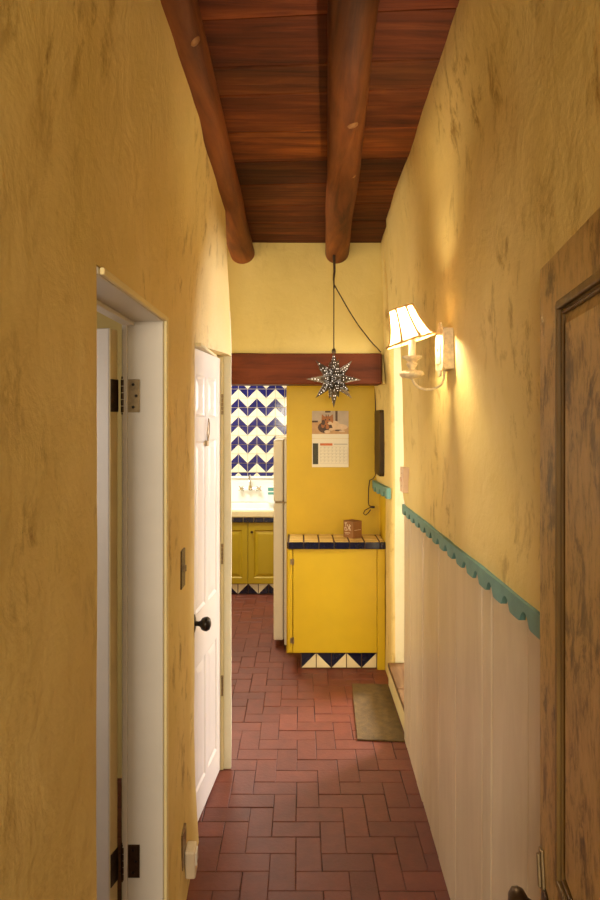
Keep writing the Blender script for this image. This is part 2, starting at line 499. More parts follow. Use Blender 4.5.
mb.box(-1.95, .8, -.6, 4.5, CEIL + .026, CEIL + .06, 0, None, (.2, .2, .2))
tag(mb.build('ceiling', M['ceil']), 'dark red-brown plank ceiling above the hallway', 'ceiling', kind='structure')

# ------------------------------------------------------------------ log beams, lintel
def log(p0, p1, r0, r1, label, seed, knots, cracks=()):
    mb = MB(); n = 40
    P0, P1 = Vector(p0), Vector(p1)
    pts = []; rad = []
    for k in range(n + 1):
        t = k / n; p = P0.lerp(P1, t)
        p.x += .006 * noise.noise(Vector((t * 4, seed, 0))); p.z += .004 * noise.noise(Vector((t * 4, seed, 9)))
        pts.append(p); rad.append((r0 + (r1 - r0) * t) * (1 + .03 * noise.noise(Vector((t * 9, seed, 4)))))
    mb.tube(pts, rad, 28, 0, .06)
    root = mb.build('log_beam', [M['log']], smooth=True)
    for (t, a, s) in knots:
        kb = MB(); p = P0.lerp(P1, t); r = r0 + (r1 - r0) * t
        q = p + Vector((math.sin(a) * r * 1.0, 0, -math.cos(a) * r * 1.0))
        nrm = Vector((math.sin(a), 0, -math.cos(a)))
        mt = Matrix.Translation(q) @ nrm.to_track_quat('Z', 'Y').to_matrix().to_4x4() @ Matrix.Diagonal((s, s * 1.2, s * .35, 1))
        kb.lathe([(0.01, 1), (.5, .9), (.85, .5), (1, -.6)], 12, mt)
        kb.build('knot', M['pale_wood'], root, smooth=True)
    return tag(root, label, 'beam', 'ceiling log beams')
M['pale_wood'] = wood('scraped_pale_wood', (.22, .09, .03), (.40, .18, .06), (.55, .29, .11), 'y', .5, 1, .2)
log((.090, .35, 2.80), (.243, 4.26, 2.803), .064, .077, 'thick round log beam over the middle of the hall, star lamp hanging below', 1, [(.49, .3, .017), (.62, .75, .010)])
log((-.315, .35, 2.80), (-.379, 4.26, 2.802), .060, .080, 'round log beam half sunk into the top of the left wall', 5, [(.37, .8, .014)])

mb = MB()
n = 24
vs = []
for k in range(n + 1):
    x = -.95 + (1.485) * k / n
    w = [.004 * noise.noise(Vector((x * 4, q * 3.1, 1))) for q in range(4)]
    vs += [(x, 4.215 + w[0], 1.934 + w[0]), (x, 4.215 + w[1], 2.136 + w[1]), (x, 4.42, 2.136), (x, 4.42, 1.934)]
fs = [(k * 4 + q, k * 4 + (q + 1) % 4, (k + 1) * 4 + (q + 1) % 4, (k + 1) * 4 + q) for k in range(n) for q in range(4)] + [(0, 1, 2, 3), (n * 4 + 3, n * 4 + 2, n * 4 + 1, n * 4)]
mb.add(vs, fs)
tag(mb.build('wooden_lintel', M['lintel'], bevel=.006), 'dark reddish squared timber lintel across the kitchen doorway', 'lintel')

# ------------------------------------------------------------------ door 1 (open into the left room)
d1 = thing('door_1', (-.48, 1.64, 0), 'plain white door nearest on the left, swung open in its white frame', 'door', kind='structure')
mb = MB()
for (ya, yb, xe) in ((1.318, 1.330, -.445), (1.953, 1.985, -.414)):
    mb.box(-.535, xe, ya, yb, 0, 2.015)
mb.box(-.55, -.414, 1.32, 1.953, 1.998, 2.015)
mb.box(-.535, -.520, 1.94, 1.953, 0, 1.998)      # stop on the hinge side
mb.box(-.535, -.500, 1.32, 1.953, 1.985, 1.998)
fr = mb.build('door_frame', M['white'], d1, bevel=.003)
mb = MB()
for (ya, yb) in ((1.957, 1.987),):
    mb.box(-.414, -.404, ya, yb, 0, 2.016)
mb.box(-.414, -.404, 1.332, 1.957, 2.000, 2.016)
e = mb.build('casing_edge', M['casing'], d1, bevel=.003); e['label'] = 'yellow painted front edge'
hg = Matrix.Translation((-.545, 1.949, 0)) @ Matrix.Rotation(R(-15), 4, 'Z')
mb = MB(); mb.box(-.62, -.006, -.048, -.006, .012, 1.972, 0, hg)
sl = mb.build('door_slab', M['white'], d1, bevel=.003)
mb = MB(); mb.box(-.0058, -.0035, -.047, -.007, .013, 1.971, 0, hg)
e = mb.build('slab_edge', M['cream'], d1); e['label'] = 'yellowish unpainted hinge edge'
def butt_hinge(parent, z, jx, jy, mat, hh=.05, holes=True):
    mb = MB()
    # leaf on the jamb (faces -y), leaf on the slab edge, barrel
    mb.box(jx, jx + .040, jy - .0025, jy, z - hh, z + hh)
    o = mb.build('hinge', mat, parent, bevel=.001)
    mb = MB(); mb.box(-.0035, -.0010, -.046, -.004, z - hh * .97, z + hh * .97, 0, hg)
    mb.build('hinge_leaf', M['bronze'], o, bevel=.001)
    b = MB()
    for k in range(5):
        za = z - hh + k * hh * .4
        b.lathe([(.0065, 0), (.0065, hh * .4 - .002)], 12, Matrix.Translation((jx - .009, jy - .008, za)))
    b.lathe([(.004, 0), (.0055, .004), (.003, .010)], 10, Matrix.Translation((jx - .009, jy - .008, z + hh)))
    b.lathe([(.003, -.008), (.0055, -.004), (.004, 0)], 10, Matrix.Translation((jx - .009, jy - .008, z - hh)))
    b.build('hinge_barrel', M['bronze'], o, smooth=True)
    for dz, dx in ((-.034, .02), (0, .029), (.034, .02)):
        s_ = MB(); s_.lathe([(.0048, 0), (.0040, .002)], 10, Matrix.Translation((jx + dx, jy - .0025, z + dz)) @ Matrix.Rotation(R(90), 4, 'X'))
        s_.build('screw', M['iron'], o)
butt_hinge(d1, 1.773, -.525, 1.953, M['brass'])
butt_hinge(d1, .365, -.525, 1.953, M['bronze'])

# ------------------------------------------------------------------ panelled door helper (local: x along width, y=0 front face, -y towards viewer)
def raised_panels(mb, mtx, xs, zs, W, H, T, panels, rec=.006):
    # frame of stiles and rails built as the complement grid of the panels
    gx = sorted({0, W, *[v for p in panels for v in p[:2]]}); gz = sorted({0, H, *[v for p in panels for v in p[2:]]})
    for a, b in zip(gx, gx[1:]):
        for c, d in zip(gz, gz[1:]):
            mx, mz = (a + b) / 2, (c + d) / 2
            inside = any(p[0] < mx < p[1] and p[2] < mz < p[3] for p in panels)
            if not inside: mb.box(a, b, 0, T, c, d, 0, mtx)
    for (a, b, c, d) in panels:
        q = .012; s2 = min(.030, (b - a) * .22)
        def ring(i, y): return [(a + i, y, c + i), (b - i, y, c + i), (b - i, y, d - i), (a + i, y, d - i)]
        rings = ring(0, 0) + ring(.006, rec * .55) + ring(q, rec) + ring(q + s2, rec * .25)
        fs = []
        for r in range(3):
            for k in range(4):
                fs.append((r * 4 + k, r * 4 + (k + 1) % 4, r * 4 + 4 + (k + 1) % 4, r * 4 + 4 + k))
        fs.append((12, 13, 14, 15))
        vs = [mtx @ Vector(v) for v in rings]
        mb.add(vs, fs)
        mb.box(a, b, rec + .003, T, c, d, 0, mtx)

# door 2: local x runs from the latch edge to the hinge edge; front faces +x of the world
L2, H2 = Vector((-.440, 2.606, .012)), Vector((-.386, 3.128, .012))
dr = (H2 - L2); W2 = dr.length; dr.normalize()
nrm = Vector((dr.y, -dr.x, 0))           # towards the hall
m2 = Matrix(((dr.x, -nrm.x, 0, L2.x), (dr.y, -nrm.y, 0, L2.y), (0, 0, 1, L2.z), (0, 0, 0, 1)))
d2 = thing('door_2', (-.41, 2.87, 0), 'white six-panel door further along the left wall with black round knob', 'door', kind='structure')
mb = MB()
px = [(.075, .235), (.285, .445)]
zz = [(.13, .66), (.88, 1.60), (1.70, 1.88)]
raised_panels(mb, m2, None, None, W2, 1.985, .038, [(a, b, c, d) for a, b in px for c, d in zz])
mb.build('door_slab', M['white2'], d2, recalc=True)
mb = MB()
mb.box(-.55, -.372, 3.132, 3.148, 0, 2.01)
mb.box(-.55, -.440, 2.598, 2.608, 0, 2.01)
mb.box(-.55, -.400, 2.608, 3.132, 2.0, 2.012)
mb.build('door_frame', M['cream'], d2, bevel=.002)
for z in (1.765, 1.04, .40):
    mb = MB()
    mb.box(W2 - .004, W2 + .010, -.004, .002, z - .05, z + .05, 0, m2)
    o = mb.build('hinge', M['cream'], d2, bevel=.001)
    b = MB()
    for k in range(5):
        b.lathe([(.0062, 0), (.0062, .018)], 10, m2 @ Matrix.Translation((W2 + .003, -.007, z - .05 + k * .02)), 0)
    b.build('hinge_barrel', [M['brass']], o, smooth=True)
mb = MB()
kx = .040; kz = .853
mm = m2 @ Matrix.Translation((kx, 0, kz)) @ Matrix.Rotation(R(90), 4, 'X')
mb.lathe([(.011, .004), (.0095, .020), (.012, .028), (.0245, .036), (.029, .048), (.029, .056), (.023, .066), (.010, .071)], 24, mm)
kb = mb.build('door_knob', M['iron'], d2, smooth=True); kb['label'] = 'round black door knob'
b = MB(); b.lathe([(.033, 0), (.032, .004), (.022, .007), (.012, .007)], 24, mm @ Matrix.Diagonal((.62, 1.15, 1, 1))); b.build('rosette', M['iron'], kb, smooth=True)
mb = MB()
pts = []
hx = .245; hz = 1.655
loop = [(hx - .004, -.008, hz - .062), (hx - .014, -.010, hz - .03), (hx - .009, -.012, hz + .02), (hx, -.012, hz + .038), (hx + .009, -.012, hz + .02), (hx + .014, -.010, hz - .03), (hx + .004, -.008, hz - .062)]
mb.tube([m2 @ Vector(p) for p in loop], .0028, 8)
mb.box(hx - .013, hx + .013, -.009, 0, hz - .082, hz - .058, 0, m2)
o = mb.build('pull_hook', M['brass'], d2); o['label'] = 'slim hanging metal pull'

# ------------------------------------------------------------------ door 3: weathered, near right, standing open
E3, B3 = Vector((.480, 1.290, .015)), Vector((.363, .515, .015))
dr = (B3 - E3); W3 = dr.length; dr.normalize()
n3 = Vector((dr.y, -dr.x, 0))
if n3.x > 0: n3 = -n3
m3 = Matrix(((dr.x, -n3.x, 0, E3.x), (dr.y, -n3.y, 0, E3.y), (0, 0, 1, E3.z), (0, 0, 0, 1)))
d3 = thing('door_3', (E3.x, E3.y, 0), 'weathered brown door with rubbed tan paint standing open at near right', 'door', kind='structure')
mb = MB()
raised_panels(mb, m3, None, None, W3, 1.985, .040, [(.142, W3 - .142, .20, .70), (.142, W3 - .142, .86, 1.892)], .012)
mb.build('door_slab', M['worn'], d3)
mb = MB()
for (c, d) in ((.20, .70), (.86, 1.892)):
    a, b = .142, W3 - .142
    for (xa, xb, za, zb) in ((a - .004, a + .012, c, d), (b - .012, b + .004, c, d), (a, b, c - .004, c + .012), (a, b, d - .012, d + .004)):
        mb.box(xa, xb, -.004, .006, za, zb, 0, m3)
    for (xa, xb, za, zb) in ((a + .016, a + .022, c + .016, d - .016), (b - .022, b - .016, c + .016, d - .016), (a + .016, b - .016, c + .016, c + .022), (a + .016, b - .016, d - .022, d - .016)):
        mb.box(xa, xb, .002, .013, za, zb, 0, m3)
M['worn_dark'] = wood('dark_moulding_wood', (.10, .05, .016), (.22, .125, .042), (.38, .235, .085), 'z', .4, .6, .3)
o = mb.build('panel_moulding', M['worn_dark'], d3, bevel=.003); o['label'] = 'darker moulding around the panels'
mb = MB()
mk = m3 @ Matrix.Translation((.06, 0, .755)) @ Matrix.Rotation(R(90), 4, 'X')
mb.lathe([(.010, .006), (.009, .026), (.013, .034), (.026, .042), (.030, .052), (.028, .062), (.018, .069), (.006, .071)], 24, mk)
kb = mb.build('door_knob', M['bronze'], d3, smooth=True); kb['label'] = 'dark bronze door knob'
b = MB(); b.lathe([(.030, 0), (.028, .005), (.012, .007)], 20, mk); b.build('rosette', M['bronze'], kb, smooth=True)
mb = MB()
ml = m3 @ Matrix.Translation((.035, -.002, .80)) @ Matrix.Rotation(R(-14), 4, 'Y')
mb.box(-.012, .010, -.004, .002, -.03, .045, 0, ml)
mb.box(-.006, .004, -.010, -.004, -.022, .036, 0, ml)
o = mb.build('latch_plate', M['brass'], d3, bevel=.0015); o['label'] = 'dull metal latch plate'

# ------------------------------------------------------------------ wainscot boards + scalloped rails
def wx(y): return .533 + (y - 2.28) * .0187
mb = MB()
by = [3.43, 3.33, 3.21, 3.02, 2.86, 2.68, 2.50, 2.20, 1.858, 1.765, 1.47, 1.18, .9, .62, .3, 0, -.3]
for a, b in zip(by, by[1:]):
    n = 12; g = .0012
    dx = random.uniform(-.0012, .0012)
    vs = []
    for k in range(n + 1):
        z = .004 + (1.250 - .004) * k / n
        w = .003 * noise.noise(Vector((a * 7, z * 1.3, 2)))
        for (yy, ex) in ((b + g, .004), (b + g + .005, 0), (a - g - .005, 0), (a - g, .004)):
            vs.append((wx(yy) + ex + dx + w, yy, z))
        vs.append((wx(a) + .0115, a - g, z)); vs.append((wx(b) + .0115, b + g, z))
    fs = [(k * 6 + q, k * 6 + (q + 1) % 6, (k + 1) * 6 + (q + 1) % 6, (k + 1) * 6 + q) for k in range(n) for q in range(6)]
    fs += [tuple(range(6)), tuple(range(n * 6, n * 6 + 6))]
    mb.add(vs, fs)
def wains_mat():
    m, nt, b = new_mat('old_white_board_paint')
    v = coords(nt, (4, 4, .8))
    c = ramp(nt, tex_noise(nt, v, 3, 6, .6, .5), [(.3, (.56, .44, .29)), (.7, (.66, .535, .375))])
    k = ramp(nt, tex_noise(nt, coords(nt, (20, 20, 2.2)), 2.5, 7, .7, .6), [(.68, (0, 0, 0)), (.76, (.7, .7, .7))])
    c = mix(nt, k, c, (.40, .30, .20))
    nt.links.new(c, b.inputs['Base Color']); b.inputs['Roughness'].default_value = .38
    bump(nt, b, tex_noise(nt, coords(nt, (10, 10, 1.5)), 3, 7), .25, .006)
    return m
M['wains'] = wains_mat()
tag(mb.build('wainscot', M['wains']), 'off-white vertical board wainscot along the right wall', 'wall panelling', kind='structure')

def scallop(y0, y1, xf, zt, name, label, th=.020, pitch=.145, phase=0.0, depth=.082, slope=0.0):
    mb = MB(); n = int((y1 - y0) / .006)
    top = []; bot = []
    for k in range(n + 1):
        y = y0 + (y1 - y0) * k / n
        u = ((y - phase) / pitch) % 1.0
        d = abs(u - .5)                             # distance from the middle of the notch, in pitches
        hw = .23
        arch = math.cos(PI / 2 * d / hw) ** .75 if d < hw else -.10 * math.sqrt(max(0, 1 - ((.5 - d) / (.5 - hw)) ** 4))
        zt_ = zt - slope * (y - y0)
        zb = zt_ - depth + (depth * .55) * arch
        top.append((y, zt_ + .0015 * noise.noise(Vector((y * 6, 0, 0))))); bot.append((y, zb))
    vs = []
    for (y, z), (_, zb) in zip(top, bot):
        x = xf(y)
        vs += [(x, y, z), (x - th, y, z - .001), (x - th, y, zb), (x, y, zb)]
    fs = [(k * 4 + q, k * 4 + (q + 1) % 4, (k + 1) * 4 + (q + 1) % 4, (k + 1) * 4 + q) for k in range(n) for q in range(4)] + [(0, 1, 2, 3), (n * 4 + 3, n * 4 + 2, n * 4 + 1, n * 4)]
    mb.add(vs, fs)
    return tag(mb.build(name, M['turq']), label, 'wall trim', kind='structure')
scallop(-.3, 3.43, lambda y: wx(y) + .010, 1.318, 'trim_1', 'long turquoise scalloped rail capping the white boards on the right', th=.022, pitch=.143, phase=1.385, depth=.049, slope=.0172)
scallop(4.135, 4.69, lambda y: .582 - .030 * sm(4.13, 4.6, y), 1.262, 'trim_2', 'short turquoise scalloped rail beyond the opening, above the counter', th=.026, pitch=.14, phase=4.17, depth=.066)

# ------------------------------------------------------------------ step in the right opening
st = thing('doorway_step', (.66, 3.78, 0), 'low step with brown wooden tread in the opening on the right', 'step')
mb = MB(); mb.box(.566, .748, 3.432, 4.128, 0, .122)
o = mb.build('riser', M['cream'], st, bevel=.004)
mb = MB(); mb.box(.560, .752, 3.434, 3.72, .122, .150); mb.box(.560, .752, 3.723, 4.126, .122, .150)
o = mb.build('tread', M['tread'], st, bevel=.006); o['label'] = 'worn brown wooden tread'

# ------------------------------------------------------------------ floor mat
mb = MB()
n = 14
vs = []
P = [(.305, 3.42), (.556, 3.40), (.560, 4.13), (.333, 4.14)]
for i in range(n + 1):
    for j in range(n + 1):
        u, v = i / n, j / n
        a = Vector(P[0]).lerp(Vector(P[1]), u); b = Vector(P[3]).lerp(Vector(P[2]), u); p = a.lerp(b, v)
        vs.append((p.x + .002 * noise.noise(Vector((v * 6, u * 3, 1))), p.y, .0085 + .0025 * noise.noise(Vector((u * 3, v * 5, 4)))))
m_ = n + 1
fs = [(i * m_ + j, (i + 1) * m_ + j, (i + 1) * m_ + j + 1, i * m_ + j + 1) for i in range(n) for j in range(n)]
k0 = len(vs)
vs += [(v[0], v[1], .0015) for v in vs[:]]
fs += [(k0 + f[3], k0 + f[2], k0 + f[1], k0 + f[0]) for f in fs[:]]
rim = [i * m_ for i in range(n + 1)] + [n * m_ + j for j in range(1, n + 1)] + [i * m_ + n for i in range(n - 1, -1, -1)] + [j for j in range(n - 1, 0, -1)]
fs += [(rim[k], rim[(k + 1) % len(rim)], k0 + rim[(k + 1) % len(rim)], k0 + rim[k]) for k in range(len(rim))]
mb.add(vs, fs)
tag(mb.build('floor_mat', M['mat']), 'flat brown mat on the brick floor in front of the step', 'mat')

# ------------------------------------------------------------------ counter cabinet + tiled worktop
cb = thing('base_cabinet', (.27, 4.53, 0), 'yellow painted base cabinet under the tan tiled worktop', 'cabinet')
mb = MB(); mb.box(-.046, .524, 4.39, 4.694, .115, .822)
mb.build('end_panel', M['yellow'], cb, bevel=.003)
mb = MB(); mb.box(.526, .578, 4.385, 4.694, 0, .822)
mb.build('corner_post', M['yellow'], cb, bevel=.002)
mb = MB(); mb.box(-.082, -.050, 4.395, 4.695, .118, .815)
dr_ = mb.build('cabinet_door', M['yellow'], cb, bevel=.004)
for z in (.735, .20):
    mb = MB(); mb.lathe([(.005, -.022), (.005, .022)], 10, Matrix.Translation((-.0485, 4.388, z))); mb.box(-.066, -.040, 4.386, 4.390, z - .018, z + .018)
    mb.build('hinge', M['brass'], dr_)
mb = MB()
mb.box(.005, .526, 4.412, 4.69, 0, .116, 2)
for k in range(5):
    tri_tile(mb, .008 + .1032 * (k + .5), .058, .1025, 4.410, 'tl' if k % 2 == 0 else 'tr', 0, 1)
M['tile_warm'] = paint('ivory_glazed_tile', (.78, .66, .40), .15, .06, 12, .03)
o = mb.build('tiled_plinth', [M['tile_navy'], M['tile_warm'], M['grout_dark']], cb); o['label'] = 'plinth of navy and ivory triangle tiles'

wt = thing('tiled_worktop', (.25, 4.53, .822), 'tan tiled worktop with navy edge tiles on the yellow cabinet', 'worktop')
mb = MB()
xs0, pw = -.078, .1035
mb.box(-.080, .580, 4.372, 4.695, .824, .8665, 1)
yy = [4.374, 4.475, 4.578, 4.695]
for r in range(3):
    k = 0
    x = xs0 + (0 if r == 0 else 0)
    while x < .575:
        mb.box(x + .0055, min(x + pw, .580) - .0055, yy[r] + .006, yy[r + 1] - .006, .860, .872, 0); x += pw
o = mb.build('top_tiles', [M['tile_tan'], M['grout_dark']], wt, bevel=.002)
mb = MB()
x = xs0
while x < .575:
    mb.box(x + .002, min(x + pw, .582) - .002, 4.362, 4.374, .826, .8725, 0); x += pw
mb.box(-.088, -.080, 4.374, 4.690, .826, .8725, 0)
o = mb.build('edge_tiles', [M['tile_navy']], wt, bevel=.004); o['label'] = 'glossy navy bullnose edge tiles'

# cardboard box with white print on its left face
bx = thing('cardboard_box', (.37, 4.545, .872), 'small brown cardboard box with white print standing on the tiled worktop', 'box')
mB = Matrix.Translation((.372, 4.560, .872)) @ Matrix.Rotation(R(38), 4, 'Z')
mb = MB(); mb.box(-.042, .042, -.050, .050, .001, .118, 0, mB)
mb.build('carton', M['card'], bx, bevel=.002)
mb = MB()
f = -.0425
def stroke(pts, r=.0022):
    mb.tube([mB @ Vector((f, a, b)) for a, b in pts], r, 6)
stroke([(.036, .100), (.012, .104)]); stroke([(.024, .102), (.024, .076)]); stroke([(.034, .070), (.034, .050), (.018, .048), (.016, .068), (.034, .070)])
stroke([(.010, .092), (-.006, .070), (.008, .052)]); stroke([(-.012, .096), (-.012, .052)]); stroke([(-.026, .092), (-.014, .074), (-.028, .054)])
stroke([(.034, .034), (-.020, .036)], .0016); stroke([(.030, .024), (-.004, .026)], .0014)
o = mb.build('printing', M['ink'], bx); o['label'] = 'white printed marks'
mb = MB(); mb.box(-.030, .030, -.0508, -.0500, .056, .0585, 0, mB); mb.build('tape_line', M['ink'], bx)

# ------------------------------------------------------------------ calendar
cal = thing('wall_calendar', (.218, 4.695, 1.36), 'wall calendar with a cat photo above its date page', 'calendar')
YC = 4.6955
xa, xb = .0875, .353; zt, zm, zb_ = 1.766, 1.566, 1.357
mb = MB(); mb.box(xa, xb, YC - .0015, YC + .003, zm, zt, 0)
LV = [0]
def flat(poly, lvl, mi):
    LV[0] += 1
    mb.prism(poly, 'y', YC - .0020 - .00012 * LV[0], YC - .001, mi)
def ell(cx, cz, rx, rz, n=18, a0=0): return [(cx + rx * math.cos(2 * PI * k / n + a0), cz + rz * math.sin(2 * PI * k / n + a0)) for k in range(n)]
W_ = xb - xa; H_ = zt - zm
VO = [.16, .84]
def q(u, v): return (xa + u * W_, zm + (VO[0] + VO[1] * v) * H_)
def qe(u, v, ru, rv): return [(xa + (u + ru * math.cos(2 * PI * k / 18)) * W_, zm + (VO[0] + VO[1] * (v + rv * math.sin(2 * PI * k / 18))) * H_) for k in range(18)]
flat([q(.0, .22), q(1, .22), q(1, 1), q(0, 1)], 1, 1)                 # backdrop
flat([q(.0, 0), q(1, 0), q(1, .30), q(.6, .52), q(0, .55)], 2, 2)     # table top
flat([q(.0, .50), q(.16, .50), q(.16, .58), q(0, .58)], 3, 3)
flat([q(.36, .93), q(.50, .93), q(.50, 1), q(.36, 1)], 3, 3)
flat([q(.64, .55), q(.70, .55), q(.70, 1), q(.64, 1)], 3, 3)
flat(qe(.72, .30, .26, .14), 4, 5); flat(qe(.60, .38, .16, .20), 4, 5)          # pale body lying right
flat(qe(.36, .28, .20, .24), 5, 3); flat(qe(.30, .36, .05, .10), 5, 4); flat(qe(.42, .30, .05, .09), 5, 4)                                    # dark chest
flat([q(.26, .60), q(.27, .86), q(.36, .74)], 6, 4); flat([q(.47, .74), q(.57, .86), q(.58, .58)], 6, 4)   # ears
flat(qe(.42, .58, .165, .20), 7, 4)                                   # head
flat(qe(.31, .50, .050, .12), 8, 3); flat(qe(.49, .47, .06, .07), 8, 5)
flat([q(.37, .84), q(.39, .70), q(.40, .84)], 9, 3); flat([q(.43, .84), q(.445, .70), q(.46, .84)], 9, 3); flat(qe(.37, .62, .022, .030), 9, 3); flat(qe(.48, .62, .022, .030), 9, 3); flat(qe(.43, .50, .022, .02), 9, 3)
flat(qe(.42, .10, .085, .07), 9, 5); flat(qe(.52, .20, .06, .06), 8, 5); flat(qe(.72, .16, .10, .035), 9, 3); flat(qe(.82, .12, .09, .04), 9, 5)
o = mb.build('photo_page', [M['paper'], M['pr_wall'], M['pr_tan'], M['pr_dark'], M['pr_fur'], M['pr_cream']], cal); o['label'] = 'printed photo of a ginger and dark cat lying on a table'
LV[0] = 0
mb = MB(); mb.box(xa, xb, YC - .0020, YC + .003, zb_, zm - .0015, 0)
VO[:] = [0, 1]; H_ = zm - zb_; zm_s = zm; zm = zb_
flat([q(.02, .10), q(.17, .10), q(.17, .83), q(.02, .83)], 3, 1)
flat([q(.22, .75), q(.56, .75), q(.56, .83), q(.22, .83)], 3, 2)
flat([q(.60, .77), q(.97, .77), q(.97, .82), q(.60, .82)], 3, 3)
for k in range(6):
    v = .13 + .115 * k; flat([q(.22, v), q(.97, v), q(.97, v + .008), q(.22, v + .008)], 3, 3)
for k in range(8):
    u = .22 + .1065 * k; flat([q(u, .13), q(u + .006, .13), q(u + .006, .71), q(u, .71)], 3, 3)
# day numbers of the grid, as simple figures at this size
for r in range(5):
    for c in range(7):
        u = .235 + .1065 * c; v = .13 + .115 * r + .07
        flat([q(u, v), q(u + .022, v), q(u + .022, v + .028), q(u, v + .028)], 4, 3)
o = mb.build('date_page', [M['paper'], M['pr_olive'], M['pr_red'], M['paper_grey']], cal); o['label'] = 'white date page with a grid and dark side strip'
mb = MB(); mb.lathe([(.003, 0), (.003, .006)], 10, Matrix.Translation((.22, YC - .002, 1.760)) @ Matrix.Rotation(R(90), 4, 'X')); mb.build('nail', M['iron'], cal)

# ------------------------------------------------------------------ dark rounded board standing in for a wall niche beyond the lintel
pn = MB(); rr = .022
ya, yb, za, zb2 = 4.345, 4.655, 1.318, 1.768
poly = []
for (cy, cz, a0) in ((yb - rr, zb2 - rr, 0), (ya + rr, zb2 - rr, 90), (ya + rr, za + rr, 180), (yb - rr, za + rr, 270)):
    for k in range(5):
        a = R(a0 + 22.5 * k); poly.append((cy + rr * math.cos(a), cz + rr * math.sin(a)))
pn.prism(poly, 'x', .538, .572)
tag(pn.build('niche_board', M['niche_brown'], bevel=.003), 'dark brown rounded board standing in for a niche in the right wall under the lintel', 'board')

# ------------------------------------------------------------------ cord beside it
mb = MB()
xc, yc = .546, 4.690
pts = [(xc, yc, 1.93), (xc + .003, yc, 1.75), (xc - .001, yc, 1.5), (xc + .002, yc - .006, 1.30), (xc - .014, yc - .010, 1.275), (xc - .040, yc - .008, 1.262), (xc - .048, yc - .004, 1.20), (xc - .049, yc - .003, 1.10), (xc - .044, yc - .006, 1.078), (xc - .018, yc - .010, 1.068)]
mb.tube(pts, .0036, 8)
lp = [(xc - .018, yc - .010, 1.068), (xc - .045, yc - .012, 1.062), (xc - .075, yc - .012, 1.045), (xc - .086, yc - .012, 1.022), (xc - .070, yc - .012, 1.010), (xc - .050, yc - .012, 1.026), (xc - .034, yc - .012, 1.050)]
mb.tube(lp, .0036, 8)
cd = mb.build('power_cord', M['cable'], smooth=True)
tag(cd, 'thin dark cord hanging down the yellow wall corner with a looped end', 'cord')
b = MB(); b.box(xc - .030, xc - .004, yc - .018, yc - .003, 1.060, 1.076); b.build('plug', M['cable'], cd, bevel=.003)

# ------------------------------------------------------------------ refrigerator (its doors face left into the kitchen)
fg = thing('refrigerator', (.15, 5.17, 0), 'white refrigerator seen edge-on, standing behind the yellow wall', 'refrigerator')
mb = MB(); mb.box(-.118, .50, 4.83, 5.50, .012, 1.560)
mb.build('body', M['fridge'], fg, bevel=.008)
mb = MB(); mb.box(-.126, -.118, 4.838, 5.49, .06, 1.55)
mb.build('gasket', M['gasket'], fg)
for nm, z0_, z1_ in (('fridge_door', .050, 1.078), ('freezer_door', 1.088, 1.552)):
    mb = MB(); mb.box(-.198, -.126, 4.828, 5.50, z0_, z1_)
    o = mb.build(nm, M['fridge'], fg, bevel=.010)
    h = MB(); h.box(-.222, -.198, 5.42, 5.45, (z0_ + z1_) / 2 - .16, (z0_ + z1_) / 2 + .16); h.build('handle', M['fridge'], o, bevel=.006)
mb = MB(); mb.box(-.180, -.100, 4.822, 4.86, 1.561, 1.578); mb.lathe([(.008, 0), (.008, .012)], 10, Matrix.Translation((-.15, 4.842, 1.573)))
mb.build('top_hinge', M['porcelain'], fg, bevel=.003)
mb = MB(); mb.box(-.185, -.095, 4.824, 4.834, 1.0775, 1.088); mb.lathe([(.007, -.016), (.007, .016)], 10, Matrix.Translation((-.125, 4.826, 1.083)))
mb.build('middle_hinge', M['brass'], fg)
mb = MB(); mb.lathe([(.012, 0), (.012, .05)], 10, Matrix.Translation((-.10, 4.86, 0))); mb.build('foot', M['iron'], fg)

# ------------------------------------------------------------------ sink cabinet, sink, faucet
XS0, XS1 = -1.55, -.16
YF = 6.26
sc = thing('sink_cabinet', ((XS0 + XS1) / 2, 6.55, 0), 'mustard yellow cabinet with two doors showing under the kitchen sink', 'cabinet')
mb = MB(); mb.box(XS0, XS1, YF + .02, 6.82, .108, .708)
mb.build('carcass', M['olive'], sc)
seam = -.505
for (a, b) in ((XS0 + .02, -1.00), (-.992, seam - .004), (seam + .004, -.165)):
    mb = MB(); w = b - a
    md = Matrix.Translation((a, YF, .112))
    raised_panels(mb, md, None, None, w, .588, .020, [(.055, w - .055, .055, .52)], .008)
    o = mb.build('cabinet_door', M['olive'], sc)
    if a > -.6:
        k = MB(); k.lathe([(.006, 0), (.006, .010), (.014, .018), (.012, .026), (.004, .029)], 14, Matrix.Translation((a + .035, YF, .615)) @ Matrix.Rotation(R(90), 4, 'X'))
        k.build('knob', M['bronze'], o, smooth=True)
mb = MB(); mb.box(XS0, XS1, YF + .028, 6.8, 0, .108, 2)
for k in range(14):
    cx = seam + .1 * (k - 10 + .5) ; 
    if cx > XS1 - .03 or cx < XS0 + .05: continue
    tri_tile(mb, cx, .055, .098, YF + .026, 'bl' if k % 2 == 0 else 'br', 0, 1)
o = mb.build('tiled_plinth', [M['tile_navy'], M['tile_cream'], M['grout_dark']], sc); o['label'] = 'plinth of navy and cream triangle tiles'

wk = thing('sink_counter', ((XS0 + XS1) / 2, 6.5, .708), 'navy edged tiled counter carrying the white kitchen sink', 'worktop')
mb = MB(); mb.box(XS0, XS1 - .005, YF - .004, 6.82, .710, .748); mb.build('counter_slab', M['tile_tan'], wk, bevel=.002)
mb = MB(); x = XS0
while x < XS1 - .02:
    mb.box(x + .002, min(x + .1, XS1) - .002, YF - .016, YF - .005, .709, .750); x += .1
mb.build('edge_tiles', M['tile_navy'], wk, bevel=.003)

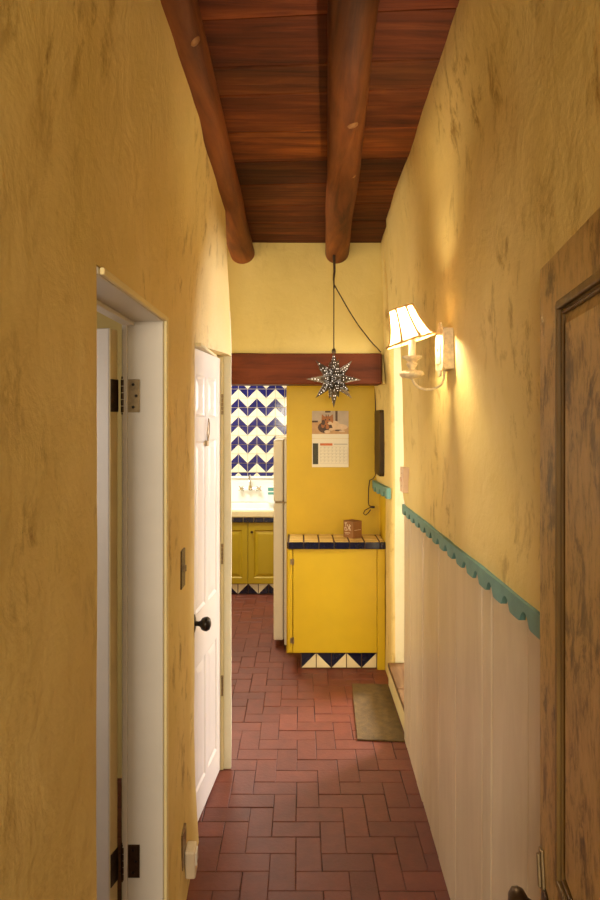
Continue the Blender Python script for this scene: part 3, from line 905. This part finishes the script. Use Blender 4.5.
sk = thing('farmhouse_sink', (-.75, 6.5, .748), 'white porcelain sink with a tall back under the chevron tiles', 'sink')
mb = MB()
X0, X1 = -1.35, -.18
def basin(x0, x1, y0, y1, zt, zb, rim):
    o_ = [(x0, y0), (x1, y0), (x1, y1), (x0, y1)]
    i_ = [(x0 + rim, y0 + rim), (x1 - rim, y0 + rim), (x1 - rim, y1 - rim), (x0 + rim, y1 - rim)]
    vs = [(a, b, zb) for a, b in o_] + [(a, b, zt) for a, b in o_] + [(a, b, zt) for a, b in i_] + [(a + (.02 if a < (x0 + x1) / 2 else -.02), b, zb + .012) for a, b in i_]
    fs = [(3, 2, 1, 0)]
    for k in range(4):
        k2 = (k + 1) % 4
        fs += [(k, k2, 4 + k2, 4 + k), (4 + k, 4 + k2, 8 + k2, 8 + k), (8 + k, 8 + k2, 12 + k2, 12 + k)]
    fs.append((12, 13, 14, 15))
    mb.add(vs, fs)
basin(X0, X1, YF + .02, 6.80, .835, .750, .045)
bs = mb.build('basin', M['porcelain'], sk, bevel=.010)
mb = MB(); mb.box(X0, X1, 6.765, 6.845, .838, 1.085); mb.box(X0, X1, 6.750, 6.845, 1.085, 1.108)
o = mb.build('back_splash', M['porcelain'], sk, bevel=.010)
mb = MB(); mb.box(X0, X1, YF - .010, YF + .03, .752, .822)
o = mb.build('apron', M['tile_warm'], sk, bevel=.012); o['label'] = 'cream rounded sink front'
fa = thing('wall_faucet', (-.52, 6.72, .96), 'chrome two-handled faucet mounted on the back of the sink', 'faucet')
cxf = -.520; zf = .985; yf = 6.764
mb = MB()
mb.tube([(cxf - .092, yf - .030, zf), (cxf + .092, yf - .030, zf)], .010, 10)
mb.lathe([(.022, -.018), (.024, 0), (.020, .022), (.012, .04)], 14, Matrix.Translation((cxf, yf - .030, zf)))
mb.tube([(cxf - .092, yf - .002, zf), (cxf - .092, yf - .034, zf)], .015, 10); mb.tube([(cxf + .092, yf - .002, zf), (cxf + .092, yf - .034, zf)], .015, 10)
o = mb.build('bridge', M['chrome'], fa, smooth=True)
mb = MB(); mb.tube([(cxf, yf - .03, zf), (cxf, yf - .03, zf + .07), (cxf, yf - .04, zf + .12), (cxf, yf - .08, zf + .145), (cxf, yf - .14, zf + .13), (cxf, yf - .17, zf + .08)], .009, 10)
mb.build('spout', M['chrome'], fa, smooth=True)
for s_ in (-1, 1):
    mb = MB(); c = Vector((cxf + s_ * .092, yf - .052, zf))
    mb.lathe([(.012, -.02), (.014, 0), (.012, .010)], 12, Matrix.Translation(c) @ Matrix.Rotation(R(90), 4, 'X'))
    for a in (45, 135):
        d = Vector((math.cos(R(a)), 0, math.sin(R(a)))) * .034
        mb.tube([c - d, c - d * .5, c + d * .5, c + d], [.009, .006, .006, .009], 8)
    mb.build('handle', M['chrome'], fa, smooth=True)
# small box on the sink back ledge
sb = thing('soap_box', (-.335, 6.79, 1.0), 'small white and teal box set against the back of the sink', 'box')
mb = MB(); mb.box(-.335, -.270, 6.700, 6.762, .838, 1.005, 0); mb.build('carton', M['porcelain'], sb, bevel=.003)
mb = MB(); mb.box(-.333, -.272, 6.6985, 6.700, .925, .950); mb.box(-.333, -.272, 6.6985, 6.700, .962, .998); mb.build('printed_band', M['teal'], sb)
sb.location.z = sb.location.z  # rests on the basin rim

# ------------------------------------------------------------------ wall sconce
xw = xR(2.265, 1.946)
sco = thing('wall_sconce', (xw, 2.265, 1.80), 'lit ivory wall sconce with a tilted bell shade on the right wall', 'lamp')
mb = MB()
mb.box(xw - .034, xw + .008, 2.212, 2.318, 1.876, 2.018)
bp = mb.build('back_plate', M['distress'], sco, bevel=.003)
mb = MB()
# shaped front with stepped ends
poly = [(2.205, 1.885), (2.222, 1.872), (2.240, 1.872), (2.250, 1.852), (2.280, 1.852), (2.290, 1.872), (2.308, 1.872), (2.325, 1.885), (2.325, 2.010), (2.308, 2.022), (2.290, 2.022), (2.280, 2.042), (2.250, 2.042), (2.240, 2.022), (2.222, 2.022), (2.205, 2.010)]
mb.prism(poly, 'x', xw - .040, xw - .033)
fp = mb.build('front_plate', M['distress'], bp, bevel=.002)
mb = MB()
mb.prism([(2.228, 1.895), (2.302, 1.895), (2.302, 2.000), (2.228, 2.000)], 'x', xw - .0445, xw - .040)
mb.lathe([(.006, 0), (.004, .005)], 10, Matrix.Translation((xw - .0445, 2.265, 1.947)) @ Matrix.Rotation(R(-90), 4, 'Y'))
mb.build('rosette', M['distress'], bp, bevel=.002)
cx = .393
mb = MB()
pts = []
for k in range(17):
    a = PI * k / 16
    pts.append((cx + (xw - .022 - cx) * (1 - math.cos(a)) / 2, 2.265, 1.862 - .055 * math.sin(a) ** .8))
pts.append((xw - .020, 2.265, 1.89))
mb.tube(pts, .0048, 10)
mb.build('arm', M['distress'], sco, smooth=True)
mb = MB()
T = Matrix.Translation((cx, 2.265, 0))
mb.lathe([(.004, 1.842), (.012, 1.846), (.036, 1.850), (.043, 1.858), (.043, 1.864), (.036, 1.871), (.014, 1.874)], 28, T)
o = mb.build('drip_dish', M['distress'], sco, smooth=True)
mb = MB(); mb.lathe([(.014, 1.874), (.010, 1.880), (.017, 1.890), (.020, 1.897), (.014, 1.903), (.022, 1.911), (.034, 1.919), (.035, 1.924), (.030, 1.924), (.013, 1.914)], 28, T)
mb.build('candle_cup', M['distress'], sco, smooth=True)
mb = MB(); mb.lathe([(.0125, 1.914), (.0125, 2.006)], 20, T); mb.build('candle_sleeve', M['plastic'], sco, smooth=True)
# bulb and tilted shade share one axis
ST = Matrix.Translation((.389, 2.265, 1.976)) @ Matrix.Rotation(R(-17), 4, 'Y')
mb = MB(); mb.lathe([(.008, .036), (.010, .046), (.015, .060), (.017, .070), (.013, .084), (.006, .098), (.002, .104)], 14, ST)
b_ = mb.build('bulb', M['bulb'], sco, smooth=True); b_['label'] = 'glowing bulb'
prof = [(.088, 0), (.078, .012), (.0685, .030), (.061, .050), (.0545, .072), (.049, .094), (.0440, .121)]
mb = MB(); mb.lathe(prof, 36, ST, 0, caps=False)
sh = mb.build('lamp_shade', M['shade'], sco, smooth=True, recalc=False); sh['label'] = 'pleated cream bell shade, glowing'
mb = MB()
for r, z in ((.0878, .002), (.0446, .120)):
    mb.tube([ST @ Vector((r * math.cos(2 * PI * k / 36), r * math.sin(2 * PI * k / 36), z)) for k in range(37)], .0036, 6)
for k in range(8):
    a = 2 * PI * (k + .3) / 8
    mb.tube([ST @ Vector(((r + .0006) * math.cos(a), (r + .0006) * math.sin(a), z)) for r, z in prof], .0046, 6)
o = mb.build('shade_trim', M['shade_trim'], sh, smooth=True); o['label'] = 'tan braid on the rims and seams'

# ------------------------------------------------------------------ pierced star pendant
sx, sy, sz = .2105, 4.015, 1.953
star = thing('star_pendant', (sx, sy, 1.80), 'pierced tin star lantern hanging on a cord before the lintel', 'lamp')
mb = MB()
Rt = Matrix.Translation((sx, sy, sz)) @ Matrix.Rotation(R(12), 4, 'Z')
core = .060
dirs = []
for ax in range(3):
    for s_ in (-1, 1):
        v = [0, 0, 0]; v[ax] = s_; dirs.append((Vector(v), .178, .038, 4))
for a in range(3):
    for b in range(a + 1, 3):
        for s1 in (-1, 1):
            for s2 in (-1, 1):
                v = [0, 0, 0]; v[a] = s1; v[b] = s2; dirs.append((Vector(v).normalized(), .168, .036, 4))
for s1 in (-1, 1):
    for s2 in (-1, 1):
        for s3 in (-1, 1): dirs.append((Vector((s1, s2, s3)).normalized(), .138, .030, 3))
mb.lathe([(core * math.sin(PI * k / 10) + .001, -core * math.cos(PI * k / 10)) for k in range(11)], 18, Rt)
dots = MB()
for v, ln, br, n in dirs:
    qd = v.to_track_quat('Z', 'Y').to_matrix().to_4x4()
    ring = [Vector((br * math.cos(2 * PI * k / n + PI / n), br * math.sin(2 * PI * k / n + PI / n), core * .82)) for k in range(n)]
    tip = Vector((0, 0, ln))
    mb.add([Rt @ (qd @ p) for p in ring + [tip]], [(k, (k + 1) % n, n) for k in range(n)] + [tuple(range(n))[::-1]])
    for k in range(n):
        A, B = ring[k], ring[(k + 1) % n]
        fn = (B - A).cross(tip - A).normalized()
        for (t, us) in ((.10, (-.30, 0, .30)), (.26, (-.2, .2)), (.42, (-.16, .16)), (.57, (0,)), (.71, (0,))):
            for u in us:
                if random.random() < .30: continue
                p = (A + B) / 2 * (1 - t) + tip * t + (B - A) * u * (1 - t) * 1.0 + fn * .0006
                e1 = (B - A).normalized(); e2 = fn.cross(e1)
                r = random.uniform(.0026, .0038)
                dots.add([Rt @ (qd @ (p + e1 * r * math.cos(R(60 * w)) + e2 * r * math.sin(R(60 * w)))) for w in range(6)], [tuple(range(6))])
nb = len(mb.f)
mb.add(dots.v, dots.f, 1)
o = mb.build('star_shell', [M['tin'], M['star_glow']], star, recalc=False); o['label'] = 'dark tin star with rows of lit holes'
bm = bmesh.new(); bm.from_mesh(o.data); bmesh.ops.recalc_face_normals(bm, faces=bm.faces); bm.to_mesh(o.data); bm.free()
mb = MB(); mb.lathe([(.012, -.01), (.014, 0), (.010, .016), (.003, .022)], 14, Matrix.Translation((sx, sy, sz + .172))); mb.build('cap', M['tin'], star, smooth=True)
mb = MB()
cp = [(sx, sy, sz + .18), (sx, sy, 2.36), (sx, sy, 2.52), (sx - .002, sy + .01, 2.60), (sx + .003, sy + .02, 2.66), (sx + .002, sy + .03, 2.735)]
mb.tube(cp, .0032, 8)
mb.tube([(sx + .003, sy + .01, 2.52), (sx, sy + .012, 2.58), (sx + .005, sy + .018, 2.63), (sx + .003, sy + .03, 2.735)], [.003, .006, .007, .009], 8)
mb.build('hanging_cord', M['cable'], star, smooth=True)
mb = MB()
sp = []
A, B = Vector((sx + .002, sy + .006, 2.545)), Vector((.527, 4.205, 2.142))
for k in range(13):
    t = k / 12; p = A.lerp(B, t); p.z -= .035 * math.sin(PI * t) ; p.y -= 0; p.z += .006 * noise.noise(Vector((t * 7, 2, 2))); sp.append(p)
mb.tube(sp, .0038, 8)
mb.build('supply_cable', M['cable'], star, smooth=True)

# ------------------------------------------------------------------ switches, outlet, plug-in light
def plate_on(name, y, z, w, h, xf, side, mat, label, cat, lever=True, dark=None, deep=.006):
    x = xf(y, z)
    root = thing(name, (x, y, z - h / 2), label, cat)
    mb = MB(); s_ = side
    a, b = (x - .004, x + deep) if s_ > 0 else (x - deep, x + .012)
    mb.box(a, b, y - w / 2, y + w / 2, z - h / 2, z + h / 2)
    mb.build('plate', mat, root, bevel=.002)
    f_ = b if s_ > 0 else a
    if lever:
        mb = MB(); mb.box(min(f_, f_ + s_ * .010), max(f_, f_ + s_ * .010), y - .005, y + .005, z - .010, z + .012)
        mb.build('toggle', dark or mat, root, bevel=.001)
    for dz in (-.03, .03):
        mb = MB(); mb.lathe([(.003, 0), (.0025, .0012)], 8, Matrix.Translation((f_, y, z + dz * h / .12)) @ Matrix.Rotation(R(90 * s_), 4, 'Y'))
        mb.build('screw', M['brass'], root)
    return root, f_
plate_on('light_switch', 2.295, 1.172, .072, .135, xL, 1, M['bronze'], 'dark light switch plate on the left wall between the two doors', 'light switch', True, M['brass'])
plate_on('light_switch', 3.25, 1.40, .095, .125, xR, -1, M['pink'], 'pale pinkish light switch box on the right wall at the edge of the opening', 'light switch', True, M['pink'], .026)
rt, fo = plate_on('wall_outlet', 2.275, .195, .072, .125, xL, 1, M['brass'], 'low wall outlet on the left wall near the floor', 'outlet', False)
nl = thing('night_light', (fo + .02, 2.31, .07), 'ivory plug-in night light in the low outlet on the left wall', 'night light')
mN = Matrix.Translation((xL(2.31, .13) + .004, 2.31, .125)) @ Matrix.Rotation(R(8), 4, 'X')
mb = MB(); mb.box(.0, .036, -.030, .030, -.054, .054, 0, mN)
mb.build('housing', M['plastic'], nl, bevel=.008, seg=3)
mb = MB(); mb.box(.035, .040, -.018, .020, -.008, .040, 0, mN); mb.build('lens', M['porcelain'], nl, bevel=.002)

# ------------------------------------------------------------------ lights
def area(name, loc, target, sx_, sy_, power, col):
    l = bpy.data.lights.new(name, 'AREA'); l.shape = 'RECTANGLE'; l.size = sx_; l.size_y = sy_; l.energy = power; l.color = col
    o = bpy.data.objects.new(name, l); C.objects.link(o); o.location = loc
    o.rotation_euler = (Vector(target) - Vector(loc)).to_track_quat('-Z', 'Y').to_euler()
    return o
def point(name, loc, power, col, rad):
    l = bpy.data.lights.new(name, 'POINT'); l.energy = power; l.color = col; l.shadow_soft_size = rad
    o = bpy.data.objects.new(name, l); C.objects.link(o); o.location = loc
    return o
area('stair_window_daylight', (2.35, 4.82, 1.75), (.1, 3.3, .3), .5, .7, 130, (1.0, .95, .97))
area('stair_jamb_fill', (1.5, 3.3, 2.3), (.66, 4.1, 1.0), .3, .3, 12, (1.0, .95, .86))  # added fill that brightens the far jamb of the opening
area('counter_fill', (-1.8, 3.75, 1.7), (.3, 4.1, 1.2), .7, 1.0, 23, (1.0, .93, .74))  # added fill from the left for the counter front and yellow wall
area('kitchen_lamp', (-.75, 5.7, 2.4), (-.75, 5.9, 0), .7, .7, 42, (1.0, .96, .86))
area('rear_fill', (-.1, -2.3, 2.0), (0, 2.6, 1.8), 1.2, 1.0, 105, (1.0, .87, .62))  # added ambient fill behind the camera for the hall walls
area('open_door_fill', (-1.75, 1.2, 1.6), (-.8, 1.9, 1.2), .6, .8, 12, (1.0, .90, .80))  # small fill added to lift the open door slab

w = bpy.data.worlds.new('world'); S.world = w; w.use_nodes = True
w.node_tree.nodes['Background'].inputs[0].default_value = (1, .82, .6, 1)
w.node_tree.nodes['Background'].inputs[1].default_value = .05

# ------------------------------------------------------------------ camera
cam = bpy.data.cameras.new('camera'); co = bpy.data.objects.new('camera', cam); C.objects.link(co)
co.location = (0, 0, 1.7); co.rotation_euler = (R(90), 0, 0)
cam.sensor_fit = 'VERTICAL'; cam.sensor_height = 36; cam.lens = 645 / 900 * 36
cam.shift_y = -30 / 900; cam.clip_start = .03
S.camera = co
S.view_settings.view_transform = 'Standard'; S.view_settings.look = 'None'
S.view_settings.exposure = 0.28; S.view_settings.gamma = 1
